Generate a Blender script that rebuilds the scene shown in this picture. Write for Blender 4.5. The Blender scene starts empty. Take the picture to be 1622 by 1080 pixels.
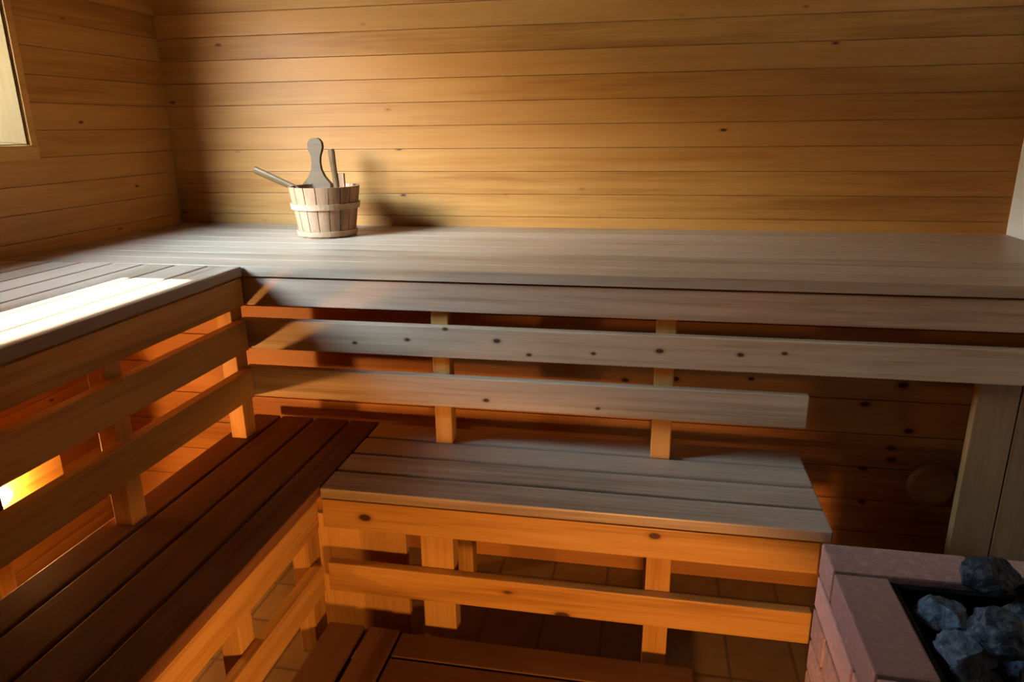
import bpy, bmesh, math, random
from mathutils import Vector, Matrix, noise
random.seed(7)
sc = bpy.context.scene
COL = sc.collection

# ------------------------------------------------------------------ measured dimensions (metres)
H1 = .919            # upper bench top
X1, Y1 = .711, -.788  # front edges of the left and back upper benches
H0 = .45             # lower bench top
XL, YL = .993, -1.041
YR = -.6455
XE = 2.122
XR = 2.7955          # right wall
YF = -3.2            # wall behind the camera
HC = 2.35
PZ = .0755           # wall board pitch

# ------------------------------------------------------------------ node helpers
class NT:
    def __init__(s, mat):
        mat.use_nodes = True
        s.t = mat.node_tree; s.t.nodes.clear(); s.n = s.t.nodes; s.l = s.t.links
    def new(s, typ, **kw):
        nd = s.n.new(typ)
        for k, v in kw.items():
            if k == 'ins':
                for a, b in v.items():
                    if isinstance(b, bpy.types.NodeSocket): s.l.new(b, nd.inputs[a])
                    else: nd.inputs[a].default_value = b
            else: setattr(nd, k, v)
        return nd
    def math(s, op, a, b=0., c=None, clamp=False):
        nd = s.n.new('ShaderNodeMath'); nd.operation = op; nd.use_clamp = clamp
        for i, v in enumerate((a, b, c)):
            if v is None: continue
            if isinstance(v, bpy.types.NodeSocket): s.l.new(v, nd.inputs[i])
            else: nd.inputs[i].default_value = v
        return nd.outputs[0]
    def mix(s, fac, a, b, blend='MIX'):
        nd = s.n.new('ShaderNodeMix'); nd.data_type = 'RGBA'; nd.blend_type = blend
        for i, v in ((0, fac), (6, a), (7, b)):
            if isinstance(v, bpy.types.NodeSocket): s.l.new(v, nd.inputs[i])
            else: nd.inputs[i].default_value = v if i == 0 else (*v, 1.) if len(v) == 3 else v
        return nd.outputs[2]
    def ramp(s, fac, stops):
        nd = s.n.new('ShaderNodeValToRGB'); s.l.new(fac, nd.inputs[0])
        el = nd.color_ramp.elements
        while len(el) < len(stops): el.new(.5)
        for e, (p, c) in zip(el, stops): e.position = p; e.color = c if len(c) == 4 else (*c, 1.)
        return nd.outputs[0]

def g(v): return (v, v, v, 1.)

def wood(name, light, mid, dark, axis='x', rough=.5, knots=(), auto=0., vary=.5, spec=.3, bump=.12):
    """Sawn pine: long grain along `axis`, each board its own tone through the face attribute board_tone."""
    m = bpy.data.materials.new(name); T = NT(m)
    co = T.new('ShaderNodeTexCoord').outputs['Object']
    rnd = T.new('ShaderNodeAttribute', attribute_name='board_tone').outputs['Fac']
    off = T.new('ShaderNodeCombineXYZ', ins={0: T.math('MULTIPLY', rnd, 17.3), 1: T.math('MULTIPLY', rnd, 31.7), 2: T.math('MULTIPLY', rnd, 23.1)}).outputs[0]
    p = T.new('ShaderNodeVectorMath', operation='ADD', ins={0: co, 1: off}).outputs[0]
    def sc_(al, ac):
        v = [ac, ac, ac]; v['xyz'.index(axis)] = al
        return T.new('ShaderNodeVectorMath', operation='MULTIPLY', ins={0: p, 1: tuple(v)}).outputs[0]
    n1 = T.new('ShaderNodeTexNoise', ins={'Vector': sc_(1.6, 26), 'Scale': 1., 'Detail': 4., 'Roughness': .6, 'Distortion': .4}).outputs[0]
    n2 = T.new('ShaderNodeTexNoise', ins={'Vector': sc_(3., 130), 'Scale': 1., 'Detail': 3., 'Roughness': .6}).outputs[0]
    n3 = T.new('ShaderNodeTexNoise', ins={'Vector': sc_(1.1, 3.), 'Scale': 1., 'Detail': 3.}).outputs[0]
    f = T.math('ADD', T.math('MULTIPLY', n1, .6), T.math('MULTIPLY', n2, .4))
    f = T.math('ADD', f, T.math('MULTIPLY', T.math('SUBTRACT', rnd, .5), vary * .35))
    f = T.math('ADD', f, T.math('MULTIPLY', T.math('SUBTRACT', n3, .5), .35))
    c = T.ramp(f, [(.30, dark), (.47, mid), (.68, light)])
    # whole-board hue shift
    c = T.mix(T.math('MULTIPLY', rnd, vary * .45), c, (dark[0] * 1.2, dark[1] * .95, dark[2] * .8))
    kn = None
    for (kx, ky, kz), r in knots:
        d = T.new('ShaderNodeVectorMath', operation='SUBTRACT', ins={0: co, 1: (kx, ky, kz)}).outputs[0]
        v = [1., 1., 1.]; v['xyz'.index(axis)] = .6
        d = T.new('ShaderNodeVectorMath', operation='MULTIPLY', ins={0: d, 1: tuple(v)}).outputs[0]
        d = T.new('ShaderNodeVectorMath', operation='LENGTH', ins={0: d}).outputs['Value']
        d = T.math('DIVIDE', d, r)
        kn = d if kn is None else T.math('MINIMUM', kn, d)
    if auto:
        v = [11., 11., 11.]; v['xyz'.index(axis)] = 4.5
        q = T.new('ShaderNodeVectorMath', operation='MULTIPLY', ins={0: p, 1: tuple(v)}).outputs[0]
        vo = T.new('ShaderNodeTexVoronoi', ins={'Vector': q, 'Scale': 1.}).outputs['Distance']
        wn = T.new('ShaderNodeTexNoise', ins={'Vector': q, 'Scale': .8}).outputs[0]
        d = T.math('DIVIDE', T.math('ADD', vo, T.math('MULTIPLY', T.math('GREATER_THAN', wn, .5), .0)), auto)
        kn = d if kn is None else T.math('MINIMUM', kn, d)
    if kn is not None:
        kc = (dark[0] * .22, dark[1] * .16, dark[2] * .14)
        hc = (dark[0] * .9, dark[1] * .75, dark[2] * .6)
        c = T.mix(T.ramp(kn, [(.0, g(.55)), (.9, g(.0))]) if False else T.math('MULTIPLY', T.math('SUBTRACT', 2.4, kn, clamp=True), .45), c, hc)
        c = T.mix(T.math('MULTIPLY', T.math('SUBTRACT', 1.35, kn), 2.2, clamp=True), c, kc)
    b = T.new('ShaderNodeBump', ins={'Strength': bump, 'Distance': .004, 'Height': f}).outputs[0]
    rr = T.math('ADD', T.math('MULTIPLY', n1, .25), rough - .12)
    bs = T.new('ShaderNodeBsdfPrincipled', ins={'Base Color': c, 'Roughness': rr, 'Normal': b, 'Specular IOR Level': spec})
    o = T.new('ShaderNodeOutputMaterial'); T.l.new(bs.outputs[0], o.inputs[0])
    return m

def plain(name, col, rough=.6, metal=0., nscale=30., var=.15, bump=.0, spec=.4):
    m = bpy.data.materials.new(name); T = NT(m)
    co = T.new('ShaderNodeTexCoord').outputs['Object']
    n = T.new('ShaderNodeTexNoise', ins={'Vector': co, 'Scale': nscale, 'Detail': 5., 'Roughness': .65}).outputs[0]
    rnd = T.new('ShaderNodeAttribute', attribute_name='board_tone').outputs['Fac']
    f = T.math('ADD', n, T.math('MULTIPLY', T.math('SUBTRACT', rnd, .5), .5))
    lo = tuple(c * (1 - var) for c in col); hi = tuple(min(1, c * (1 + var)) for c in col)
    c = T.ramp(f, [(.3, lo), (.7, hi)])
    b = T.new('ShaderNodeBump', ins={'Strength': bump, 'Distance': .01, 'Height': n}).outputs[0]
    bs = T.new('ShaderNodeBsdfPrincipled', ins={'Base Color': c, 'Roughness': rough, 'Metallic': metal, 'Normal': b, 'Specular IOR Level': spec})
    o = T.new('ShaderNodeOutputMaterial'); T.l.new(bs.outputs[0], o.inputs[0])
    return m

# ------------------------------------------------------------------ mesh helpers
class MB:
    """Collects shapes in world coordinates; build() links them as ONE mesh object."""
    def __init__(s): s.v = []; s.f = []; s.r = []
    def box(s, a, b, bev=.0025, tone=None):
        a = [min(p, q) for p, q in zip(a, b)] if True else a
        return s._box(a, b, bev, tone)
    def _box(s, a, b, bev, tone):
        raise NotImplementedError
    def add(s, verts, faces, tone=None):
        t = random.random() if tone is None else tone
        o = len(s.v); s.v += [Vector(v) for v in verts]
        s.f += [[i + o for i in f] for f in faces]; s.r += [t] * len(faces)
    def build(s, name, mat, parent=None, origin=None, smooth=False):
        if origin is None: origin = parent['_o'] if parent is not None and '_o' in parent else (0, 0, 0)
        org = Vector(origin)
        me = bpy.data.meshes.new(name)
        me.from_pydata([v - org for v in s.v], [], s.f)
        at = me.attributes.new('board_tone', 'FLOAT', 'FACE')
        at.data.foreach_set('value', s.r)
        if smooth: me.polygons.foreach_set('use_smooth', [True] * len(me.polygons))
        me.update()
        ob = bpy.data.objects.new(name, me); COL.objects.link(ob)
        ob.data.materials.append(mat)
        if parent is not None: ob.parent = parent
        else: ob.location = org
        return ob

def _box(s, a, b, bev, tone):
    lo = [min(p, q) for p, q in zip(a, b)]; hi = [max(p, q) for p, q in zip(a, b)]
    bm = bmesh.new(); bmesh.ops.create_cube(bm, size=1)
    for v in bm.verts:
        v.co = Vector([(lo[i] + hi[i]) / 2 + v.co[i] * (hi[i] - lo[i]) for i in range(3)])
    k = min(bev, .3 * min(hi[i] - lo[i] for i in range(3)))
    if k > 1e-5: bmesh.ops.bevel(bm, geom=bm.edges[:], offset=k, segments=2 if k > .001 else 1, profile=.6, affect='EDGES')
    bm.verts.index_update()
    s.add([v.co for v in bm.verts], [[v.index for v in f.verts] for f in bm.faces], tone)
    bm.free()
def _boxx(s, a, b, bev=.0025, tone=None): _box(s, a, b, bev, tone)
MB.box = _boxx

def prism(mb, poly, z0, z1, tone=None):
    """A vertical prism over a plan polygon (counter-clockwise)."""
    n = len(poly)
    vs = [(x, y, z0) for x, y in poly] + [(x, y, z1) for x, y in poly]
    fs = [list(range(n))[::-1], list(range(n, 2 * n))] + [[i, (i + 1) % n, n + (i + 1) % n, n + i] for i in range(n)]
    mb.add(vs, fs, tone)

def empty(name, loc, label, cat, group=None):
    o = bpy.data.objects.new(name, None); COL.objects.link(o)
    o.location = loc; o.empty_display_size = .05
    o['_o'] = tuple(loc); o['label'] = label; o['category'] = cat
    if group: o['group'] = group
    return o

def struct(o, kind='structure'): o['kind'] = kind; return o

# ------------------------------------------------------------------ materials
WL, WM, WD = (.46, .222, .052), (.38, .163, .031), (.27, .10, .016)
M_wall_x = wood('wall boards pine lengthwise', WL, WM, WD, 'x', .45, vary=.7, auto=.04)
M_wall_y = wood('wall boards pine crosswise', WL, WM, WD, 'y', .45, vary=.7, auto=.035)
BL, BM_, BD = (.47, .35, .235), (.38, .265, .165), (.24, .15, .08)
M_seat_x = wood('seat slats pine lengthwise', BL, BM_, BD, 'x', .42, vary=.7, spec=.5)
M_seat_y = wood('seat slats pine crosswise', BL, BM_, BD, 'y', .42, vary=.7, spec=.5)
FL, FM, FD = (.52, .27, .07), (.44, .205, .042), (.28, .115, .02)
M_rail_y = wood('rail boards pine crosswise', FL, FM, FD, 'y', .5, vary=.4)
M_low_x = wood('lower front boards pine', FL, FM, FD, 'x', .45, vary=.4, auto=.07)
M_post = wood('posts pine', FL, FM, FD, 'z', .55, vary=.4)
LL, LM, LD = (.22, .092, .032), (.165, .062, .02), (.09, .03, .009)  # bench pine with the upper bench's shade darkened into its colour
M_lowseat_y = wood('lower seat slats shade-darkened pine', LL, LM, LD, 'y', .62, vary=.6, spec=.15)
RL, RM, RD = (.50, .22, .055), (.42, .165, .035), (.28, .09, .018)
M_riser_x = wood('riser knotty pine lengthwise', RL, RM, RD, 'x', .5, vary=.8, auto=.07)
M_riser_y = wood('riser knotty pine crosswise', RL, RM, RD, 'y', .5, vary=.8, auto=.07)
M_step_x = wood('duckboard dark pine lengthwise', (.11, .045, .015), (.085, .03, .009), (.05, .016, .005), 'x', .55)
M_step_y = wood('duckboard dark pine crosswise', (.11, .045, .015), (.085, .03, .009), (.05, .016, .005), 'y', .55)
M_white = plain('white wall paint', (.80, .83, .86), .6, nscale=8, var=.03)
M_brick = plain('salmon brick', (.44, .245, .19), .8, nscale=60, var=.28, bump=.4)
M_mortar = plain('dark mortar', (.10, .075, .07), .95, nscale=80, var=.2)
M_black = plain('black steel', (.012, .013, .015), .5, .6, 40, .2)
M_stone = plain('heater stone', (.085, .12, .15), .7, nscale=60, var=.85, bump=1.)
M_bucket = wood('bucket staves', (.42, .25, .14), (.33, .175, .085), (.19, .085, .03), 'z', .5, vary=.8)
M_hoop = wood('bucket hoop', (.46, .30, .18), (.39, .24, .13), (.27, .15, .065), 'x', .5)
M_ladle = wood('ladle wood', (.13, .066, .016), (.10, .048, .01), (.06, .026, .005), 'x', .5)
M_steel = plain('screw steel', (.4, .4, .4), .35, 1., 40, .1)

def tile_mat():
    m = bpy.data.materials.new('floor tiles'); T = NT(m)
    co = T.new('ShaderNodeTexCoord').outputs['Object']
    p = T.new('ShaderNodeVectorMath', operation='SUBTRACT', ins={0: co, 1: (1.339, -.66, 0)}).outputs[0]
    br = T.new('ShaderNodeTexBrick', offset=0., squash=1., ins={'Vector': p, 'Color1': (.21, .12, .045, 1), 'Color2': (.17, .095, .035, 1), 'Mortar': (.07, .04, .02, 1),
              'Scale': 1., 'Mortar Size': .004, 'Mortar Smooth': .1, 'Bias': 0., 'Brick Width': .155, 'Row Height': .155})
    n = T.new('ShaderNodeTexNoise', ins={'Vector': co, 'Scale': 18., 'Detail': 5.}).outputs[0]
    c = T.mix(.35, br.outputs[0], T.ramp(n, [(.3, (.10, .055, .018)), (.7, (.22, .13, .055))]))
    b = T.new('ShaderNodeBump', ins={'Strength': .5, 'Distance': .003, 'Height': T.math('SUBTRACT', 1., br.outputs[1])}).outputs[0]
    bs = T.new('ShaderNodeBsdfPrincipled', ins={'Base Color': c, 'Roughness': .5, 'Normal': b})
    o = T.new('ShaderNodeOutputMaterial'); T.l.new(bs.outputs[0], o.inputs[0])
    return m
M_tile = tile_mat()

def glass_mat():
    m = bpy.data.materials.new('window glass'); T = NT(m)
    fr = T.math('ADD', T.math('MULTIPLY', T.math('POWER', T.new('ShaderNodeLayerWeight', ins={'Blend': .5}).outputs['Facing'], 5.), .5), .02)
    a = T.new('ShaderNodeBsdfTransparent', ins={'Color': (.97, .98, .98, 1)})
    b = T.new('ShaderNodeBsdfGlossy', ins={'Roughness': .0})
    mx = T.new('ShaderNodeMixShader', ins={0: fr, 1: a.outputs[0], 2: b.outputs[0]})
    o = T.new('ShaderNodeOutputMaterial'); T.l.new(mx.outputs[0], o.inputs[0])
    return m
M_glass = glass_mat()

def lamp_mat():
    m = bpy.data.materials.new('lit lamp globe'); T = NT(m)
    e = T.new('ShaderNodeEmission', ins={'Color': (1., .5, .15, 1), 'Strength': LAMP_GLOW})
    o = T.new('ShaderNodeOutputMaterial'); T.l.new(e.outputs[0], o.inputs[0])
    return m
LAMP_GLOW = 1200.
M_lamp = lamp_mat()

# ------------------------------------------------------------------ the room
# floor
mb = MB(); mb.box((-.02, YF - .02, -.06), (XR + .02, .02, 0), 0); struct(mb.build('floor', M_tile))
# back wall, horizontal tongue-and-groove boards
def planks(mb, z0, z1, place):
    """place(za, zb) adds one board; boards keep the measured joints (a joint at z = .955)."""
    k = math.floor((z0 - .955) / PZ)
    while True:
        a = .955 + k * PZ; b = a + PZ
        if a >= z1: break
        a2, b2 = max(a, z0), min(b, z1)
        if b2 - a2 > .006: place(a2 + .0005, b2 - .0005, random.random())
        k += 1
mb = MB()
planks(mb, 0, HC, lambda a, b, t: mb.box((-.3, 0, a), (XR, .018, b), .0016, t))
mb.box((-.3, .016, 0), (XR + .1, .1, HC), 0, .9)
struct(mb.build('wall_back', M_wall_x))
# left wall with the window opening
WY0, WY1, WZ0, WZ1 = -1.80, -.632, 1.208, 2.01     # opening on the room side
GY0, GY1, GZ0, GZ1 = -1.60, -.70, 1.235, 1.94         # glazing opening on the outer side
GX = -.12
mb = MB()
def left_board(a, b, t):
    if b <= WZ0 + .02 or a >= WZ1 - .02: mb.box((-.018, YF, a), (0, 0, b), .0016, t)
    else:
        mb.box((-.018, WY1, a), (0, 0, b), .0016, t); mb.box((-.018, YF, a), (0, WY0, b), .0016, t)
planks(mb, 0, HC, left_board)
for a, b in (((GX, YF, 0), (-.018, 0, WZ0)), ((GX, YF, WZ1), (-.018, 0, HC)), ((GX, WY1, WZ0), (-.018, 0, WZ1)), ((GX, YF, WZ0), (-.018, WY0, WZ1))):
    mb.box(a, b, 0, .8)
struct(mb.build('wall_left', M_wall_y))
# right wall, white painted; wall behind the camera; ceiling
mb = MB(); mb.box((XR, YF, 0), (XR + .1, .0, HC), 0, .5); struct(mb.build('wall_right', M_white))
mb = MB()
planks(mb, 0, HC, lambda a, b, t: mb.box((0, YF - .018, a), (XR, YF, b), .0016, t))
mb.box((-.1, YF - .1, 0), (XR + .1, YF - .016, HC), 0)
M_dark_x = wood('bounce-cutting boards lengthwise', (.16, .07, .02), (.12, .05, .014), (.07, .025, .007), 'x', .6)  # unseen boards made darker than the walls to cut bounced light
M_dark_y = wood('bounce-cutting boards crosswise', (.16, .07, .02), (.12, .05, .014), (.07, .025, .007), 'y', .6)
struct(mb.build('wall_front', M_dark_x))
mb = MB()
for i in range(38):
    x = i * PZ
    mb.box((x + .001, YF, HC), (min(x + PZ, XR) - .001, 0, HC + .018), .002)
mb.box((-.3, YF - .1, HC + .016), (XR + .1, .1, HC + .08), 0)
struct(mb.build('ceiling', M_dark_y))
# window: splayed reveal, casing, sill, sash and pane
M_reveal = wood('window reveal pine', (.17, .10, .034), (.145, .08, .024), (.10, .05, .012), 'z', .4, vary=.2)
mb = MB()
def reveal(p, q):
    """a 16 mm board from the room-side edge p to the glazing-side edge q, both ((x,y,z),(x,y,z))."""
    (a, b), (c, d) = p, q
    nrm = (Vector(b) - Vector(a)).cross(Vector(c) - Vector(a)).normalized() * .014
    vs = [Vector(v) for v in (a, b, d, c)]; vs += [v + nrm for v in vs]
    mb.add(vs, [[0, 1, 2, 3], [7, 6, 5, 4], [0, 4, 5, 1], [1, 5, 6, 2], [2, 6, 7, 3], [3, 7, 4, 0]], .3)
i0, i1, j0, j1 = WY0, WY1, WZ0 + .012, WZ1
reveal(((0, i1, j0), (0, i1, j1)), ((GX, GY1, GZ0), (GX, GY1, GZ1)))
reveal(((0, i0, j1), (0, i0, j0)), ((GX, GY0, GZ1), (GX, GY0, GZ0)))
reveal(((0, i1, j1), (0, i0, j1)), ((GX, GY1, GZ1), (GX, GY0, GZ1)))
win = struct(mb.build('window_1', M_reveal))
mb = MB()
vs = [(0, i0, j0), (0, i1, j0), (GX, GY1, GZ0), (GX, GY0, GZ0)]
vs = [Vector(v) for v in vs]; vs += [v - Vector((0, 0, .012)) for v in vs]
mb.add(vs, [[0, 1, 2, 3], [7, 6, 5, 4], [0, 4, 5, 1], [1, 5, 6, 2], [2, 6, 7, 3], [3, 7, 4, 0]], .3)
mb.build('window_sill', M_reveal, win)
mb = MB()   # casing on the room side
mb.box((0, WY1 - .002, WZ0 - .0), (.012, WY1 + .022, WZ1 + .04), .003, .8)
mb.box((0, WY0 - .022, WZ0 - .0), (.012, WY0 + .002, WZ1 + .04), .003, .8)
mb.box((0, WY0 - .022, WZ0 - .032), (.012, WY1 + .022, WZ0 + .009), .003, .8)
mb.box((0, WY0 - .022, WZ1 - .002), (.012, WY1 + .022, WZ1 + .04), .003, .8)
mb.build('window_casing', M_rail_y, win)
mb = MB()
for a, b in (((GX - .014, GY0 - .04, GZ0 - .04), (GX, GY1 + .04, GZ0)), ((GX - .014, GY0 - .04, GZ1), (GX, GY1 + .04, GZ1 + .04)),
             ((GX - .014, GY1, GZ0), (GX, GY1 + .04, GZ1)), ((GX - .014, GY0 - .04, GZ0), (GX, GY0, GZ1))):
    mb.box(a, b, .003, .3)
mb.build('window_sash', M_reveal, win)
mb = MB(); mb.box((GX - .010, GY0, GZ0), (GX - .005, GY1, GZ1), 0); mb.build('window_pane', M_glass, win)

# outdoors: yard ground, with an unseen roof and wall added to block light
SUN_T = math.tan(math.radians(31))
M_ground = plain('sandy yard', (.42, .33, .2), .9, nscale=2, var=.2)
mb = MB(); mb.add([(GX, -30, -.4), (GX, 30, -.4), (-60, 30, -.4), (-60, -30, -.4)], [[0, 1, 2, 3]]); struct(mb.build('ground', M_ground))
M_blocker = plain('eave boards', (.35, .2, .1), .7)
mb = MB()
ex = -4.; ez = H1 - .022 + (X1 - ex) * SUN_T      # unseen roof added so its edge cuts the sun off at the bench front
vs = [(GX - .012, -1.95, 2.45), (ex, -1.95, ez), (ex, 4, ez), (GX - .002, 4, 2.45)]
vs += [(x, y, z + .14) for x, y, z in vs]
mb.add(vs, [[0, 1, 2, 3], [7, 6, 5, 4], [0, 4, 5, 1], [1, 5, 6, 2], [2, 6, 7, 3], [3, 7, 4, 0]], .5)
blocker = struct(mb.build('added_roof_1', M_blocker))
mb = MB(); mb.box((-3.4, -.968, -.4), (-3., 6, 3.35), .01, .5); struct(mb.build('added_wall', M_blocker))  # unseen wall added to end the sun patch on the left bench

# ------------------------------------------------------------------ upper benches
RX, RY = .02, -.575      # faces of the boarded risers under the upper benches
zf = [(.8157, H1 - .031), (.6977, .7779), (.5661, .6463)]    # front board and two rails (bottom, top)
KN = lambda lst, org: [((x - org[0], y - org[1], z - org[2]), r) for x, y, z, r in lst]

# back bench
ob = (1.7, -.4, 0)
back = empty('upper_bench', ob, 'long upper pine bench running along the back wall with the bucket on it', 'bench', 'sauna benches')
mb = MB()
pitch = .0935; y = Y1
for i in range(8):
    ya, yb = Y1 + i * pitch, Y1 + (i + 1) * pitch - .0022
    xa = .001
    mb.box((xa, ya, H1 - .026), (XR - .004, yb if i < 7 else -.001, H1), .0006)
mb.build('seat', M_seat_x, back)
fk = []; GLS = ((.50, .34, .22), (.43, .275, .165), (.3, .17, .09))
mb = MB(); mb.box((X1 - .03, Y1 + .006, zf[0][0]), (XR - .004, Y1 + .03, zf[0][1]), .003, .25)
mb.build('front_board', wood('front board pine', *GLS, 'x', .5, vary=.4, knots=KN(fk, ob)), back)
k1 = [(562, 543), (645, 538), (705, 521), (787, 540), (838, 562), (940, 560), (1045, 556), (1173, 562), (1243, 560)]
k2 = [(770, 634), (947, 647)]
k0 = [(578, 820), (1037, 849)]
# camera (solved from the photograph) - also used to find where each knot sits on its board
CAM = (1.7253, -2.4205, 1.2507); YAW, PIT, ROL, FPX = -.1915, .2919, -.0122, 1129.77
fw = Vector((math.sin(YAW) * math.cos(PIT), math.cos(YAW) * math.cos(PIT), -math.sin(PIT)))
r_ = Vector((math.cos(YAW), -math.sin(YAW), 0)); u_ = r_.cross(fw)
cr = r_ * math.cos(ROL) + u_ * math.sin(ROL); cu = -r_ * math.sin(ROL) + u_ * math.cos(ROL)
def onplane(u, v, ax, val):
    d = fw + cr * ((u - 811) / FPX) + cu * ((540 - v) / FPX); o = Vector(CAM)
    return o + d * ((val - o[ax]) / d[ax])
def kpts(lst, yp, org, r=.0042):
    return [(tuple(onplane(u, v, 1, yp) - Vector(org)), r * random.uniform(.75, 1.2)) for u, v in lst]
GL, GM, GD = (.50, .36, .225), (.42, .28, .16), (.27, .16, .08)
mb = MB(); mb.box((X1 - .03, Y1 + .004, zf[1][0]), (XR - .004, Y1 + .03, zf[1][1]), .003, .35)
mb.build('rail', wood('upper rail pine', GL, GM, GD, 'x', .5, vary=.4, knots=kpts(k1, Y1 + .004, ob)), back)
mb = MB(); mb.box((X1 - .03, Y1 + .004, zf[2][0]), (2.106, Y1 + .03, zf[2][1]), .003, .45)
mb.build('rail', wood('middle rail pine', GL, GM, GD, 'x', .5, vary=.4, knots=kpts(k2, Y1 + .004, ob)), back)
for x0, x1 in ((1.195, 1.24), (1.752, 1.80)):
    mb = MB(); mb.box((x0, Y1 + .03, H0 + .0005), (x1, Y1 + .075, H1 - .027), .003); mb.build('post', M_post, back)
mb = MB()
for z in [i * .095 for i in range(10)]:
    mb.box((RX, RY, z + .001), (XR - .004, RY + .018, min(z + .094, H1 - .028)), .002)
kr = [(1370, 640), (1430, 610), (1440, 683), (1412, 710), (1412, 728), (1367, 742), (1365, 795), (1070, 600), (990, 602), (1190, 600)]
mb.build('riser', wood('riser knotty pine', RL, RM, RD, 'x', .5, vary=.8, knots=kpts(kr, RY, ob, .0055)), back)
mb = MB()
mb.box((2.466, Y1 + .034, 0), (2.552, Y1 + .058, .69), .002, .9)
mb.box((2.555, Y1 + .034, 0), (2.66, Y1 + .058, .69), .002, .2)
mb.box((2.663, Y1 + .034, 0), (XR - .004, Y1 + .058, .69), .002, .5)
mb.build('end_panel', wood('end panel pine', (.26, .15, .055), (.21, .11, .035), (.14, .065, .018), 'z', .5, vary=.5), back)

# left bench, same build
ob2 = (.4, -1.9, 0)
left = empty('upper_bench', ob2, 'upper pine bench along the left wall under the window, bright sun patch on its slats', 'bench', 'sauna benches')
YB = -3.1
mb = MB()
for i in range(8):
    xa, xb = X1 - (i + 1) * .0935 + .0065, X1 - i * .0935
    if xb < .03: break
    mb.box((max(xa, .001), YB, H1 - .026), (xb, Y1 - .003, H1), .004)
mb.build('seat', M_seat_y, left)
mb = MB(); mb.box((X1 - .03, YB, zf[0][0]), (X1 - .006, Y1 - .0, zf[0][1]), .003, .4); mb.build('front_board', M_rail_y, left)
for za, zb in zf[1:]:
    mb = MB(); mb.box((X1 - .03, YB, za), (X1 - .004, Y1 - .006, zb), .003, .6); mb.build('rail', M_rail_y, left)
for ya, yb in ((-1.262, -1.217), (-.815, -.765), (-2.2, -2.155)):
    mb = MB(); mb.box((X1 - .075, ya, H0 + .0005), (X1 - .031, yb, H1 - .027), .003); mb.build('post', M_post, left)
mb = MB(); mb.box((.278, -1.285, 0), (.323, -1.241, H1 - .027), .003); mb.build('post', M_post, left)

# ------------------------------------------------------------------ lower benches
ob3 = (1.6, -.84, 0)
lb = empty('lower_bench', ob3, 'short lower pine bench in front of the back bench, its right end beside the stove', 'bench', 'sauna benches')
mb = MB()
for i in range(4):
    ya = YL + i * .0989
    mb.box((XL + .004, ya, H0 - .026), (XE, min(ya + .089, YR), H0), .004)
mb.build('seat', M_seat_x, lb)
mb = MB(); mb.box((XL + .003, YL + .005, .3451), (XE - .02, YL + .03, H0 - .031), .003, .4)
mb.build('front_board', wood('lower front board', FL, FM, FD, 'x', .45, vary=.4, knots=kpts(k0, YL + .005, ob3, .007)), lb)
mb = MB(); mb.box((XL + .003, YL + .005, .17), (XE - .02, YL + .03, .2475), .003, .4)
mb.build('rail', M_low_x, lb)
for x0, x1 in ((1.225, 1.305), (1.75, 1.805)):
    mb = MB(); mb.box((x0, YL + .031, 0), (x1, YL + .075, H0 - .027), .003); mb.build('post', M_post, lb)
for x0, x1 in ((1.225, 1.27), (1.75, 1.805)):
    mb = MB(); mb.box((x0, YR - .05, 0), (x1, YR - .005, H0 - .027), .003); mb.build('post', M_post, lb)

ob4 = (.8, -1.8, 0)
ll = empty('lower_bench', ob4, 'lower pine bench with shade-darkened slats along the left side, below the sunlit bench', 'bench', 'sauna benches')
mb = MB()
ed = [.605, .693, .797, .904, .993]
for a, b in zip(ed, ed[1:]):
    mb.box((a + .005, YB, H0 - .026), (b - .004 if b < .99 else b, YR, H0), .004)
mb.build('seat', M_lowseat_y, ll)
mb = MB(); mb.box((XL - .03, YB, .3451), (XL - .005, YL - .001, H0 - .031), .003, .3); mb.build('front_board', M_rail_y, ll)
mb = MB(); mb.box((XL - .03, YB, .17), (XL - .005, YL - .001, .2475), .003, .3); mb.build('rail', M_rail_y, ll)
for ya, yb in ((-1.06, -1.0), (-1.36, -1.31), (-2.1, -2.05)):
    mb = MB(); mb.box((XL - .075, ya, 0), (XL - .031, yb, H0 - .027), .003); mb.build('post', M_post, ll)

mb = MB(); mb.box((.93, -.955, .0), (1.168, -.935, .33), .003); mb.build('side_panel', M_post, ll)

# ------------------------------------------------------------------ duckboards on the floor
SZ = .095
d1 = empty('duckboard', (1.5, -1.25, 0), 'dark slatted duckboard on the tiled floor before the short lower bench, boards crosswise', 'duckboard', 'duckboards')
mb = MB()
for i in range(5):
    yb = -1.062 - i * .088
    mb.box((1.186, yb - .080, SZ - .024), (1.862, yb, SZ), .003)
mb.build('slats', M_step_x, d1)
for x in (1.24, 1.5, 1.78):
    mb = MB(); mb.box((x, -1.49, 0), (x + .045, -1.066, SZ - .025), .003); mb.build('bearer', M_step_x, d1)
d2 = empty('duckboard', (1.08, -1.8, 0), 'dark slatted duckboard on the tiled floor along the left lower bench', 'duckboard', 'duckboards')
mb = MB()
mb.box((.998, -2.9, SZ - .024), (1.088, -1.055, SZ), .003); mb.box((1.102, -2.9, SZ - .024), (1.178, -1.055, SZ), .003)
mb.build('slats', M_step_y, d2)
for yy in (-1.14, -1.7, -2.4):
    mb = MB(); mb.box((1.004, yy - .045, 0), (1.172, yy, SZ - .025), .003); mb.build('bearer', M_step_y, d2)

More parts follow.
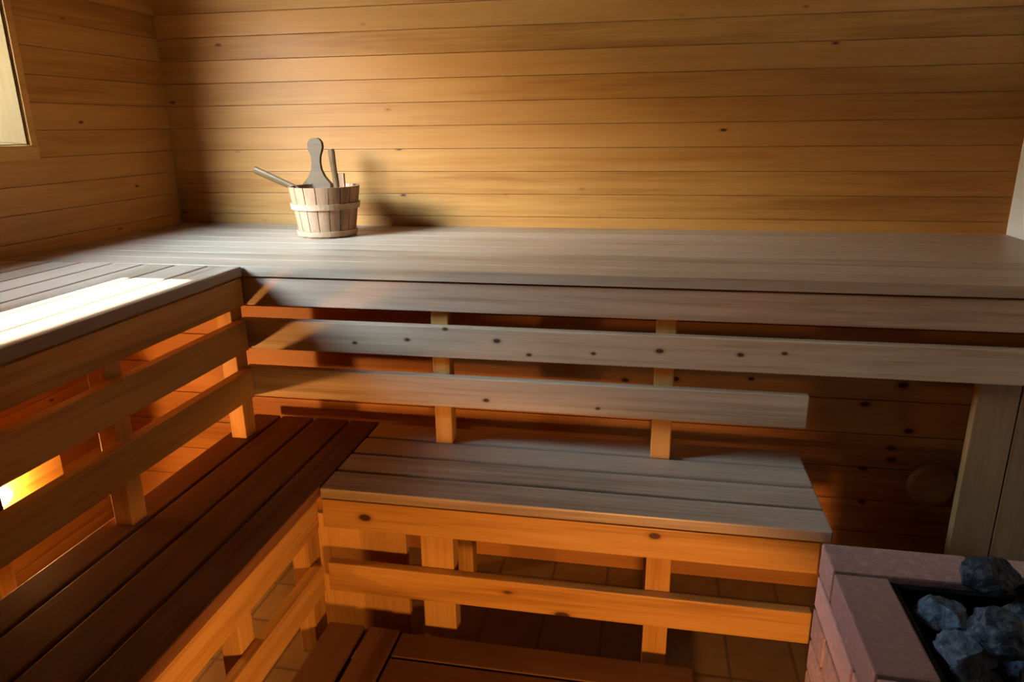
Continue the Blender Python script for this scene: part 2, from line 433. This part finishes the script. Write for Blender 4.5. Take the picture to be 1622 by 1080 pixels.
# ------------------------------------------------------------------ round vent cover on the riser
vc = onplane(1475, 768, 1, RY)
vr = (onplane(1515, 768, 1, RY) - vc).length
mb = MB(); N = 40
prof = [(0, .012), (.80, .012), (.92, .010), (.98, .006), (1., .002), (1., 0.)]
for j in range(len(prof) - 1):
    (ra, ha), (rb, hb) = prof[j], prof[j + 1]
    for i in range(N):
        a, b = 2 * math.pi * i / N, 2 * math.pi * (i + 1) / N
        P = lambda r, h, t: (vc.x + vr * r * math.cos(t), RY - h - .0002, vc.z + vr * r * math.sin(t))
        q = [P(ra, ha, a), P(rb, hb, a), P(rb, hb, b), P(ra, ha, b)]
        if ra == 0: q = q[1:] ; q = [q[0], q[1], P(0, ha, 0)]
        mb.add(q, [list(range(len(q)))], .4)
vent = mb.build('vent_cover', M_riser_x, None, (vc.x, RY, vc.z))
vent['label'] = 'round wooden vent cover on the knotty boards under the back bench'; vent['category'] = 'vent'
# ------------------------------------------------------------------ lamp behind the left rails
LX, LY, LZ = .30, -1.2405, .454
lamp = empty('wall_lamp', (LX, LY, LZ), 'glowing lamp on a post behind the rails of the left bench, at the photo edge', 'lamp')
mb = MB(); mb.box((LX - .02, LY, LZ - .045), (LX + .02, LY + .014, LZ + .045), .004); mb.build('lamp_base', M_black, lamp)
mb = MB()
for i in range(8):
    for j in range(20):
        def P(i, j):
            t = math.pi / 2 * (i / 8); a = 2 * math.pi * j / 20
            return (LX + .018 * math.cos(t) * math.cos(a), LY + .014 + .042 * math.sin(t), LZ + .020 * math.cos(t) * math.sin(a))
        mb.add([P(i, j), P(i + 1, j), P(i + 1, j + 1), P(i, j + 1)] if i < 7 else [P(i, j), P(8, 0), P(i, j + 1)], [[0, 1, 2, 3] if i < 7 else [0, 1, 2]], .5)
mb.build('lamp_globe', M_lamp, lamp, smooth=True)
mb = MB(); mb.box((LX - .030, LY, LZ - .05), (LX - .024, LY + .23, LZ + .045), .001); mb.box((LX - .024, LY, LZ + .040), (LX + .02, LY + .03, LZ + .045), .001)
mb.build('added_shield', M_rail_y, lamp)  # shield added to keep lamp light off the left wall

# ------------------------------------------------------------------ sauna bucket with ladle and scoop
BX, BY = .697, -.245
bk = empty('sauna_bucket', (BX, BY, H1), 'wooden stave bucket standing on the back bench against the wall', 'bucket')
BH, RT, RB, TH = .158, .112, .088, .011
def ringpt(r, a, z): return (BX + r * math.cos(a), BY + r * math.sin(a), H1 + z)
mb = MB(); NS = 18
for s in range(NS):
    t = random.random()
    a0 = 2 * math.pi * s / NS + .012; a1 = 2 * math.pi * (s + 1) / NS - .012
    K = 4
    for k in range(K):
        p, q = a0 + (a1 - a0) * k / K, a0 + (a1 - a0) * (k + 1) / K
        o0, o1, i0_, i1_ = RB, RT, RB - TH, RT - TH
        vs = [ringpt(o0, p, .0005), ringpt(o0, q, .0005), ringpt(o1, q, BH), ringpt(o1, p, BH), ringpt(i0_, p, .0005), ringpt(i0_, q, .0005), ringpt(i1_, q, BH), ringpt(i1_, p, BH)]
        fs = [[0, 1, 2, 3], [7, 6, 5, 4], [3, 2, 6, 7], [1, 0, 4, 5]]
        if k == 0: fs.append([0, 3, 7, 4])
        if k == K - 1: fs.append([1, 5, 6, 2])
        mb.add(vs, fs, t)
mb.build('staves', M_bucket, bk)
mb = MB()
vs = [ringpt(RB - TH + .001, 2 * math.pi * i / 36, .018) for i in range(36)]; mb.add(vs, [list(range(36))], .6)
mb.build('bottom', M_bucket, bk)
for zc, hh in ((.098, .018), (.014, .016)):
    mb = MB()
    n = 48
    for i in range(n):
        a, b = 2 * math.pi * i / n, 2 * math.pi * (i + 1) / n
        rr = lambda z: RB + (RT - RB) * z / BH
        for (z0, d0, z1, d1_) in ((zc - hh / 2, 0.0, zc - hh / 2, .006), (zc - hh / 2, .006, zc + hh / 2, .006), (zc + hh / 2, .006, zc + hh / 2, 0.0)):
            mb.add([ringpt(rr(z0) + d0, a, z0), ringpt(rr(z0) + d0, b, z0), ringpt(rr(z1) + d1_, b, z1), ringpt(rr(z1) + d1_, a, z1)], [[0, 1, 2, 3]], .4)
    mb.build('hoop', M_hoop, bk)
# the long stave shaped as a handle: outline extruded
def outline(mb, pts, org, ux, uz, nrm, th, tone=.4):
    """pts (u,w) polygon in the plane of ux,uz at org, extruded by th along nrm, with a small chamfer."""
    org, ux, uz, nrm = map(Vector, (org, ux, uz, nrm)); n = len(pts)
    cu_ = sum(p[0] for p in pts) / n
    lay = []
    for d, s in ((0, .9), (th * .25, 1.), (th * .75, 1.), (th, .9)):
        lay.append([org + ux * (p[0] * (s if True else 1)) + uz * p[1] + nrm * d for p in pts])
    vs = [v for l_ in lay for v in l_]
    fs = [list(range(n))[::-1], [3 * n + i for i in range(n)]]
    for k in range(3):
        for i in range(n):
            j = (i + 1) % n
            fs.append([k * n + i, k * n + j, (k + 1) * n + j, (k + 1) * n + i])
    mb.add(vs, fs, tone)
half = [(.052, -.03), (.052, .0), (.042, .010), (.030, .024), (.019, .046), (.0155, .070), (.0175, .088), (.024, .104), (.0275, .118), (.026, .132), (.018, .142), (.007, .146)]
pts = half + [(-u, w) for u, w in reversed(half)]
mb = MB(); outline(mb, pts, (BX - .058, BY + .07, H1 + BH), (1, 0, 0), (0, .06, 1), (0, 1, 0), .015)
mb.build('handle_stave', M_ladle, bk)  # darker than the other staves: its edge-on shade is put into the colour

def stick(mb, path, rad, n=10, flat=.6, tone=.4):
    """A turned stick along path points with a radius each."""
    pts = [Vector(p) for p in path]; rings = []
    for i, p in enumerate(pts):
        t = (pts[min(i + 1, len(pts) - 1)] - pts[max(i - 1, 0)]).normalized()
        s = t.cross(Vector((0, 1, .2))).normalized(); w = t.cross(s).normalized()
        rings.append([p + s * rad[i] * math.cos(2 * math.pi * k / n) + w * rad[i] * flat * math.sin(2 * math.pi * k / n) for k in range(n)])
    vs = [v for r in rings for v in r]; fs = [list(range(n)), [(len(rings) - 1) * n + k for k in range(n)][::-1]]
    for i in range(len(rings) - 1):
        for k in range(n): fs.append([i * n + k, (i + 1) * n + k, (i + 1) * n + (k + 1) % n, i * n + (k + 1) % n])
    mb.add(vs, fs, tone)
def bowl(mb, c, r, h, tone=.5, n=20):
    prof = [(0, 0), (.6, 0), (.9, .25), (1., .6), (1., 1.), (.88, 1.), (.86, .6), (.7, .3), (0, .2)]
    for (ra, za), (rb, zb) in zip(prof, prof[1:]):
        for i in range(n):
            a, b = 2 * math.pi * i / n, 2 * math.pi * (i + 1) / n
            P = lambda q, z, t: (c[0] + r * q * math.cos(t), c[1] + r * q * math.sin(t), c[2] + z * h)
            q = [P(ra, za, a), P(ra, za, b), P(rb, zb, b), P(rb, zb, a)]
            if ra == 0: q = q[1:]
            elif rb == 0: q = q[:3]
            mb.add(q, [list(range(len(q)))], tone)
tip = onplane(402, 268, 1, BY + .0); rim = onplane(470, 299, 1, BY - .0)
ld = empty('ladle', (BX - .02, BY - .02, H1 + .02), 'wooden ladle lying in the bucket, handle sticking out to the left', 'ladle')
mb = MB(); e = Vector((BX - .028, BY - .02, H1 + .105))
P0 = Vector(rim); P1 = Vector(tip)
stick(mb, [e, P0.lerp(e, .4), P0, P0.lerp(P1, .35), P0.lerp(P1, .7), P0.lerp(P1, .97), P1], [.008, .009, .0105, .0115, .0125, .0125, .009])
mb.build('handle', M_ladle, ld)
mb = MB(); bowl(mb, (BX - .012, BY - .02, H1 + .07), .04, .042); mb.build('bowl', M_ladle, ld)
sp = empty('wooden_scoop', (BX + .04, BY + .03, H1 + .02), 'slim wooden scoop standing upright in the bucket, right of its tall stave', 'scoop')
st = onplane(524, 236, 1, BY + .03); sm = onplane(533, 297, 1, BY + .03)
mb = MB(); sb = Vector((BX + .045, BY + .03, H1 + .06))
mb2 = Vector(st); m3 = Vector(sm)
stick(mb, [sb, m3, m3.lerp(mb2, .3), m3.lerp(mb2, .6), m3.lerp(mb2, .9), mb2], [.009, .010, .010, .011, .012, .011])
mb.build('handle', M_ladle, sp)
mb = MB(); outline(mb, [(-.012, -.03), (.012, -.03), (.012, .03), (-.012, .03)], m3 + Vector((.016, .0, .015)), (1, 0, 0), (0, 0, 1), (0, 1, 0), .012)
mb.build('hanging_peg', M_bucket, sp)
mb = MB(); bowl(mb, (BX + .045, BY + .03, H1 + .022), .026, .045); mb.build('bowl', M_ladle, sp)

# ------------------------------------------------------------------ brick stove with stones
SX0, SY1 = 2.067, -1.168; SX1, SY0 = 2.76, -1.90
BW, BLn, BHt, JT = .088, .243, .064, .0075
stove = empty('sauna_stove', (2.4, -1.53, 0), 'square brick sauna stove full of stones in front of the right end panel', 'stove')
mb = MB()
nC = 7; pc = .5 / nC
def run(mb, a, b, fixed, axis, z, flip):
    """one row of bricks from a to b along axis; fixed = (lo,hi) across."""
    p = a
    first = BLn if not flip else BLn / 2
    while p < b - .02:
        q = min(p + first, b); first = BLn
        if axis == 'x': mb.box((p, fixed[0], z), (q, fixed[1], z + pc - JT), .004)
        else: mb.box((fixed[0], p, z), (fixed[1], q, z + pc - JT), .004)
        p = q + JT
def run_y(mb, top, bot, fx, z, flip):
    p = top; first = BLn if not flip else BLn / 2
    while p > bot + .02:
        q = max(p - first, bot); first = BLn
        mb.box((fx[0], q, z), (fx[1], p, z + pc - JT), .004); p = q - JT
for c in range(nC):
    z = c * pc + JT; odd = (nC - 1 - c) % 2
    if not odd:
        run(mb, SX0, SX1, (SY1 - BW, SY1), 'x', z, False); run_y(mb, SY1 - BW - JT, SY0 + BW + JT, (SX0, SX0 + BW), z, False)
        run(mb, SX0, SX1, (SY0, SY0 + BW), 'x', z, False); run_y(mb, SY1 - BW - JT, SY0 + BW + JT, (SX1 - BW, SX1), z, False)
    else:
        run_y(mb, SY1, SY0, (SX0, SX0 + BW), z, False); run(mb, SX0 + BW + JT, SX1 - BW - JT, (SY1 - BW, SY1), 'x', z, True)
        run_y(mb, SY1, SY0, (SX1 - BW, SX1), z, False); run(mb, SX0 + BW + JT, SX1 - BW - JT, (SY0, SY0 + BW), 'x', z, True)
mb.build('brick_surround', M_brick, stove)
mb = MB(); s_ = .004
for a, b in (((SX0 + s_, SY1 - BW + s_, 0), (SX1 - s_, SY1 - s_, .495)), ((SX0 + s_, SY0 + s_, 0), (SX1 - s_, SY0 + BW - s_, .495)),
             ((SX0 + s_, SY0 + s_, 0), (SX0 + BW - s_, SY1 - s_, .495)), ((SX1 - BW + s_, SY0 + s_, 0), (SX1 - s_, SY1 - s_, .495))):
    mb.box(a, b, 0)
mb.build('mortar', M_mortar, stove)
cx0, cx1, cy0, cy1 = SX0 + BW + .002, SX1 - BW - .002, SY0 + BW + .002, SY1 - BW - .002
mb = MB()
for a, b in (((cx0, cy0, .05), (cx0 + .012, cy1, .488)), ((cx1 - .012, cy0, .05), (cx1, cy1, .488)), ((cx0 + .012, cy0, .05), (cx1 - .012, cy0 + .012, .488)), ((cx0 + .012, cy1 - .012, .05), (cx1 - .012, cy1, .488))):
    mb.box(a, b, .002)
mb.box((cx0 + .012, cy0 + .012, .36), (cx1 - .012, cy1 - .012, .37), 0)
mb.build('steel_casing', M_black, stove)

def stone(c, sx, sy, sz, rot, seed):
    bm = bmesh.new(); bmesh.ops.create_icosphere(bm, subdivisions=4, radius=1)
    rr = random.Random(seed)
    cuts = []
    for _ in range(9):
        n = Vector((rr.gauss(0, 1), rr.gauss(0, 1), rr.gauss(0, 1))).normalized(); cuts.append((n, rr.uniform(.55, .82)))
    off = Vector((rr.random() * 50, rr.random() * 50, 0))
    for v in bm.verts:
        for n, d in cuts:
            k = v.co.dot(n)
            if k > d: v.co -= n * (k - d)
        v.co *= 1 + .12 * noise.noise(v.co * 2.2 + off) + .06 * noise.noise(v.co * 6 + off) + .03 * noise.noise(v.co * 14 + off)
        v.co = Vector((v.co.x * sx, v.co.y * sy, v.co.z * sz))
    R = Matrix.Rotation(rot, 3, 'Z') @ Matrix.Rotation(rr.uniform(-.25, .25), 3, 'X') @ Matrix.Rotation(rr.uniform(-.25, .25), 3, 'Y')
    bmesh.ops.transform(bm, matrix=R.to_4x4(), verts=bm.verts[:])
    me = bpy.data.meshes.new('heater_stone'); bm.to_mesh(me); bm.free()
    me.attributes.new('board_tone', 'FLOAT', 'FACE').data.foreach_set('value', [rr.random()] * len(me.polygons))
    me.materials.append(M_stone)
    o = bpy.data.objects.new('heater_stone', me); COL.objects.link(o); o.location = c
    o['label'] = 'rough grey-blue stone heaped in the brick stove'; o['category'] = 'stone'; o['group'] = 'stones heaped in the stove'
    return o
rs = random.Random(3); k = 0
px0, px1, py0, py1 = cx0 + .038, cx1 - .038, cy0 + .038, cy1 - .038
nx, ny = 5, 6
for j in range(ny):
    for i in range(nx):
        x = px0 + (px1 - px0) * (i + .5 + rs.uniform(-.1, .1)) / nx
        y = py1 - (py1 - py0) * (j + .5 + rs.uniform(-.1, .1)) / ny
        stone((x, y, .425 + rs.uniform(-.005, .02)), rs.uniform(.036, .043), rs.uniform(.036, .043), rs.uniform(.044, .05), rs.uniform(0, 3), k); k += 1
for (u, v), (a, b, c), z in (((1552, 922), (.062, .05, .045), .515), ((1470, 970), (.05, .055, .035), .48), ((1645, 940), (.055, .05, .045), .50),
                             ((1580, 1020), (.06, .05, .04), .505), ((1495, 1040), (.05, .05, .035), .48), ((1618, 985), (.055, .045, .035), .485)):
    p = onplane(u, v, 2, z)
    stone((max(p.x, cx0 + .058), min(p.y, cy1 - (.055 if z < .5 else .035)), z + (.004 if z < .5 else .022)), a * .85, b * .85, c * .9, rs.uniform(-.4, .4), k + 100); k += 1

# ------------------------------------------------------------------ light
w = bpy.data.worlds.new('sky'); sc.world = w; w.use_nodes = True
T = NT.__new__(NT); T.t = w.node_tree; T.n = T.t.nodes; T.l = T.t.links
bg = T.n['Background']; SKY = 590.
sep = T.new('ShaderNodeSeparateXYZ', ins={0: T.new('ShaderNodeTexCoord').outputs['Generated']})
# sky shaped for the room's light: brighter towards -y, dimmer opposite the window
az = T.ramp(T.math('MULTIPLY', sep.outputs[1], -1., clamp=True), [(.15, g(.10)), (.40, g(.17)), (.60, g(.36)), (.90, g(.33))])
low = T.ramp(sep.outputs[2], [(.50, g(1.)), (.62, g(0.))])
hi = T.math('MULTIPLY', T.math('SUBTRACT', 1., low), .30)
T.l.new(T.math('MULTIPLY', T.math('ADD', T.math('MULTIPLY', az, low), hi), SKY), bg.inputs[1])
# sky colour shaped by height: dim warm band added low down, blue-white above
T.l.new(T.ramp(T.math('MULTIPLY', sep.outputs[2], 1., clamp=True), [(.0, (.015, .012, .007)), (.17, (.05, .035, .015)), (.24, (.45, .33, .16)), (.31, (.64, .76, .88)), (.38, (.50, .72, 1.)), (.50, (.42, .68, 1.)), (1., (.30, .56, 1.))]), bg.inputs[0])
sd = bpy.data.lights.new('sun', 'SUN'); sd.energy = 160.; sd.angle = .005; sd.color = (1., .96, .90)
so = bpy.data.objects.new('sun', sd); COL.objects.link(so)
so.rotation_euler = Vector((-1, 0, SUN_T)).to_track_quat('Z', 'Y').to_euler()
pd = bpy.data.lights.new('window_portal', 'AREA'); pd.shape = 'RECTANGLE'; pd.size = GZ1 - GZ0; pd.size_y = GY1 - GY0; pd.cycles.is_portal = True
po = bpy.data.objects.new('window_portal', pd); COL.objects.link(po); po.location = (GX - .016, (GY0 + GY1) / 2, (GZ0 + GZ1) / 2)
po.rotation_euler = (0, -math.pi / 2, 0)
# bare warm spot added out of view near the floor, lighting the lower fronts
fd = bpy.data.lights.new('added_warm_spot', 'SPOT'); fd.energy = 58.; fd.color = (1., .49, .14); fd.shadow_soft_size = .06
fd.spot_size = math.radians(122); fd.spot_blend = .2
fo = bpy.data.objects.new('added_warm_spot', fd); COL.objects.link(fo); fo.location = (1.78, -2.2, .42)
fo.rotation_euler = (-Vector((math.sin(-.38) * .64, math.cos(-.38) * .64, -.77))).to_track_quat('Z', 'Y').to_euler()

# ------------------------------------------------------------------ camera
cd = bpy.data.cameras.new('camera'); cd.sensor_width = 36; cd.lens = 36 * FPX / 1622; cd.clip_start = .02
co_ = bpy.data.objects.new('camera', cd); COL.objects.link(co_)
M = Matrix((cr, cu, -fw)).transposed().to_4x4(); M.translation = Vector(CAM); co_.matrix_world = M
sc.camera = co_
for o in sc.objects:
    if '_o' in o: del o['_o']
sc.view_settings.view_transform = 'Standard'; sc.view_settings.look = 'None'
sc.view_settings.exposure = 0.; sc.view_settings.gamma = 1.; sc.view_settings.use_curve_mapping = False
sc.cycles.max_bounces = 10; sc.cycles.diffuse_bounces = 6
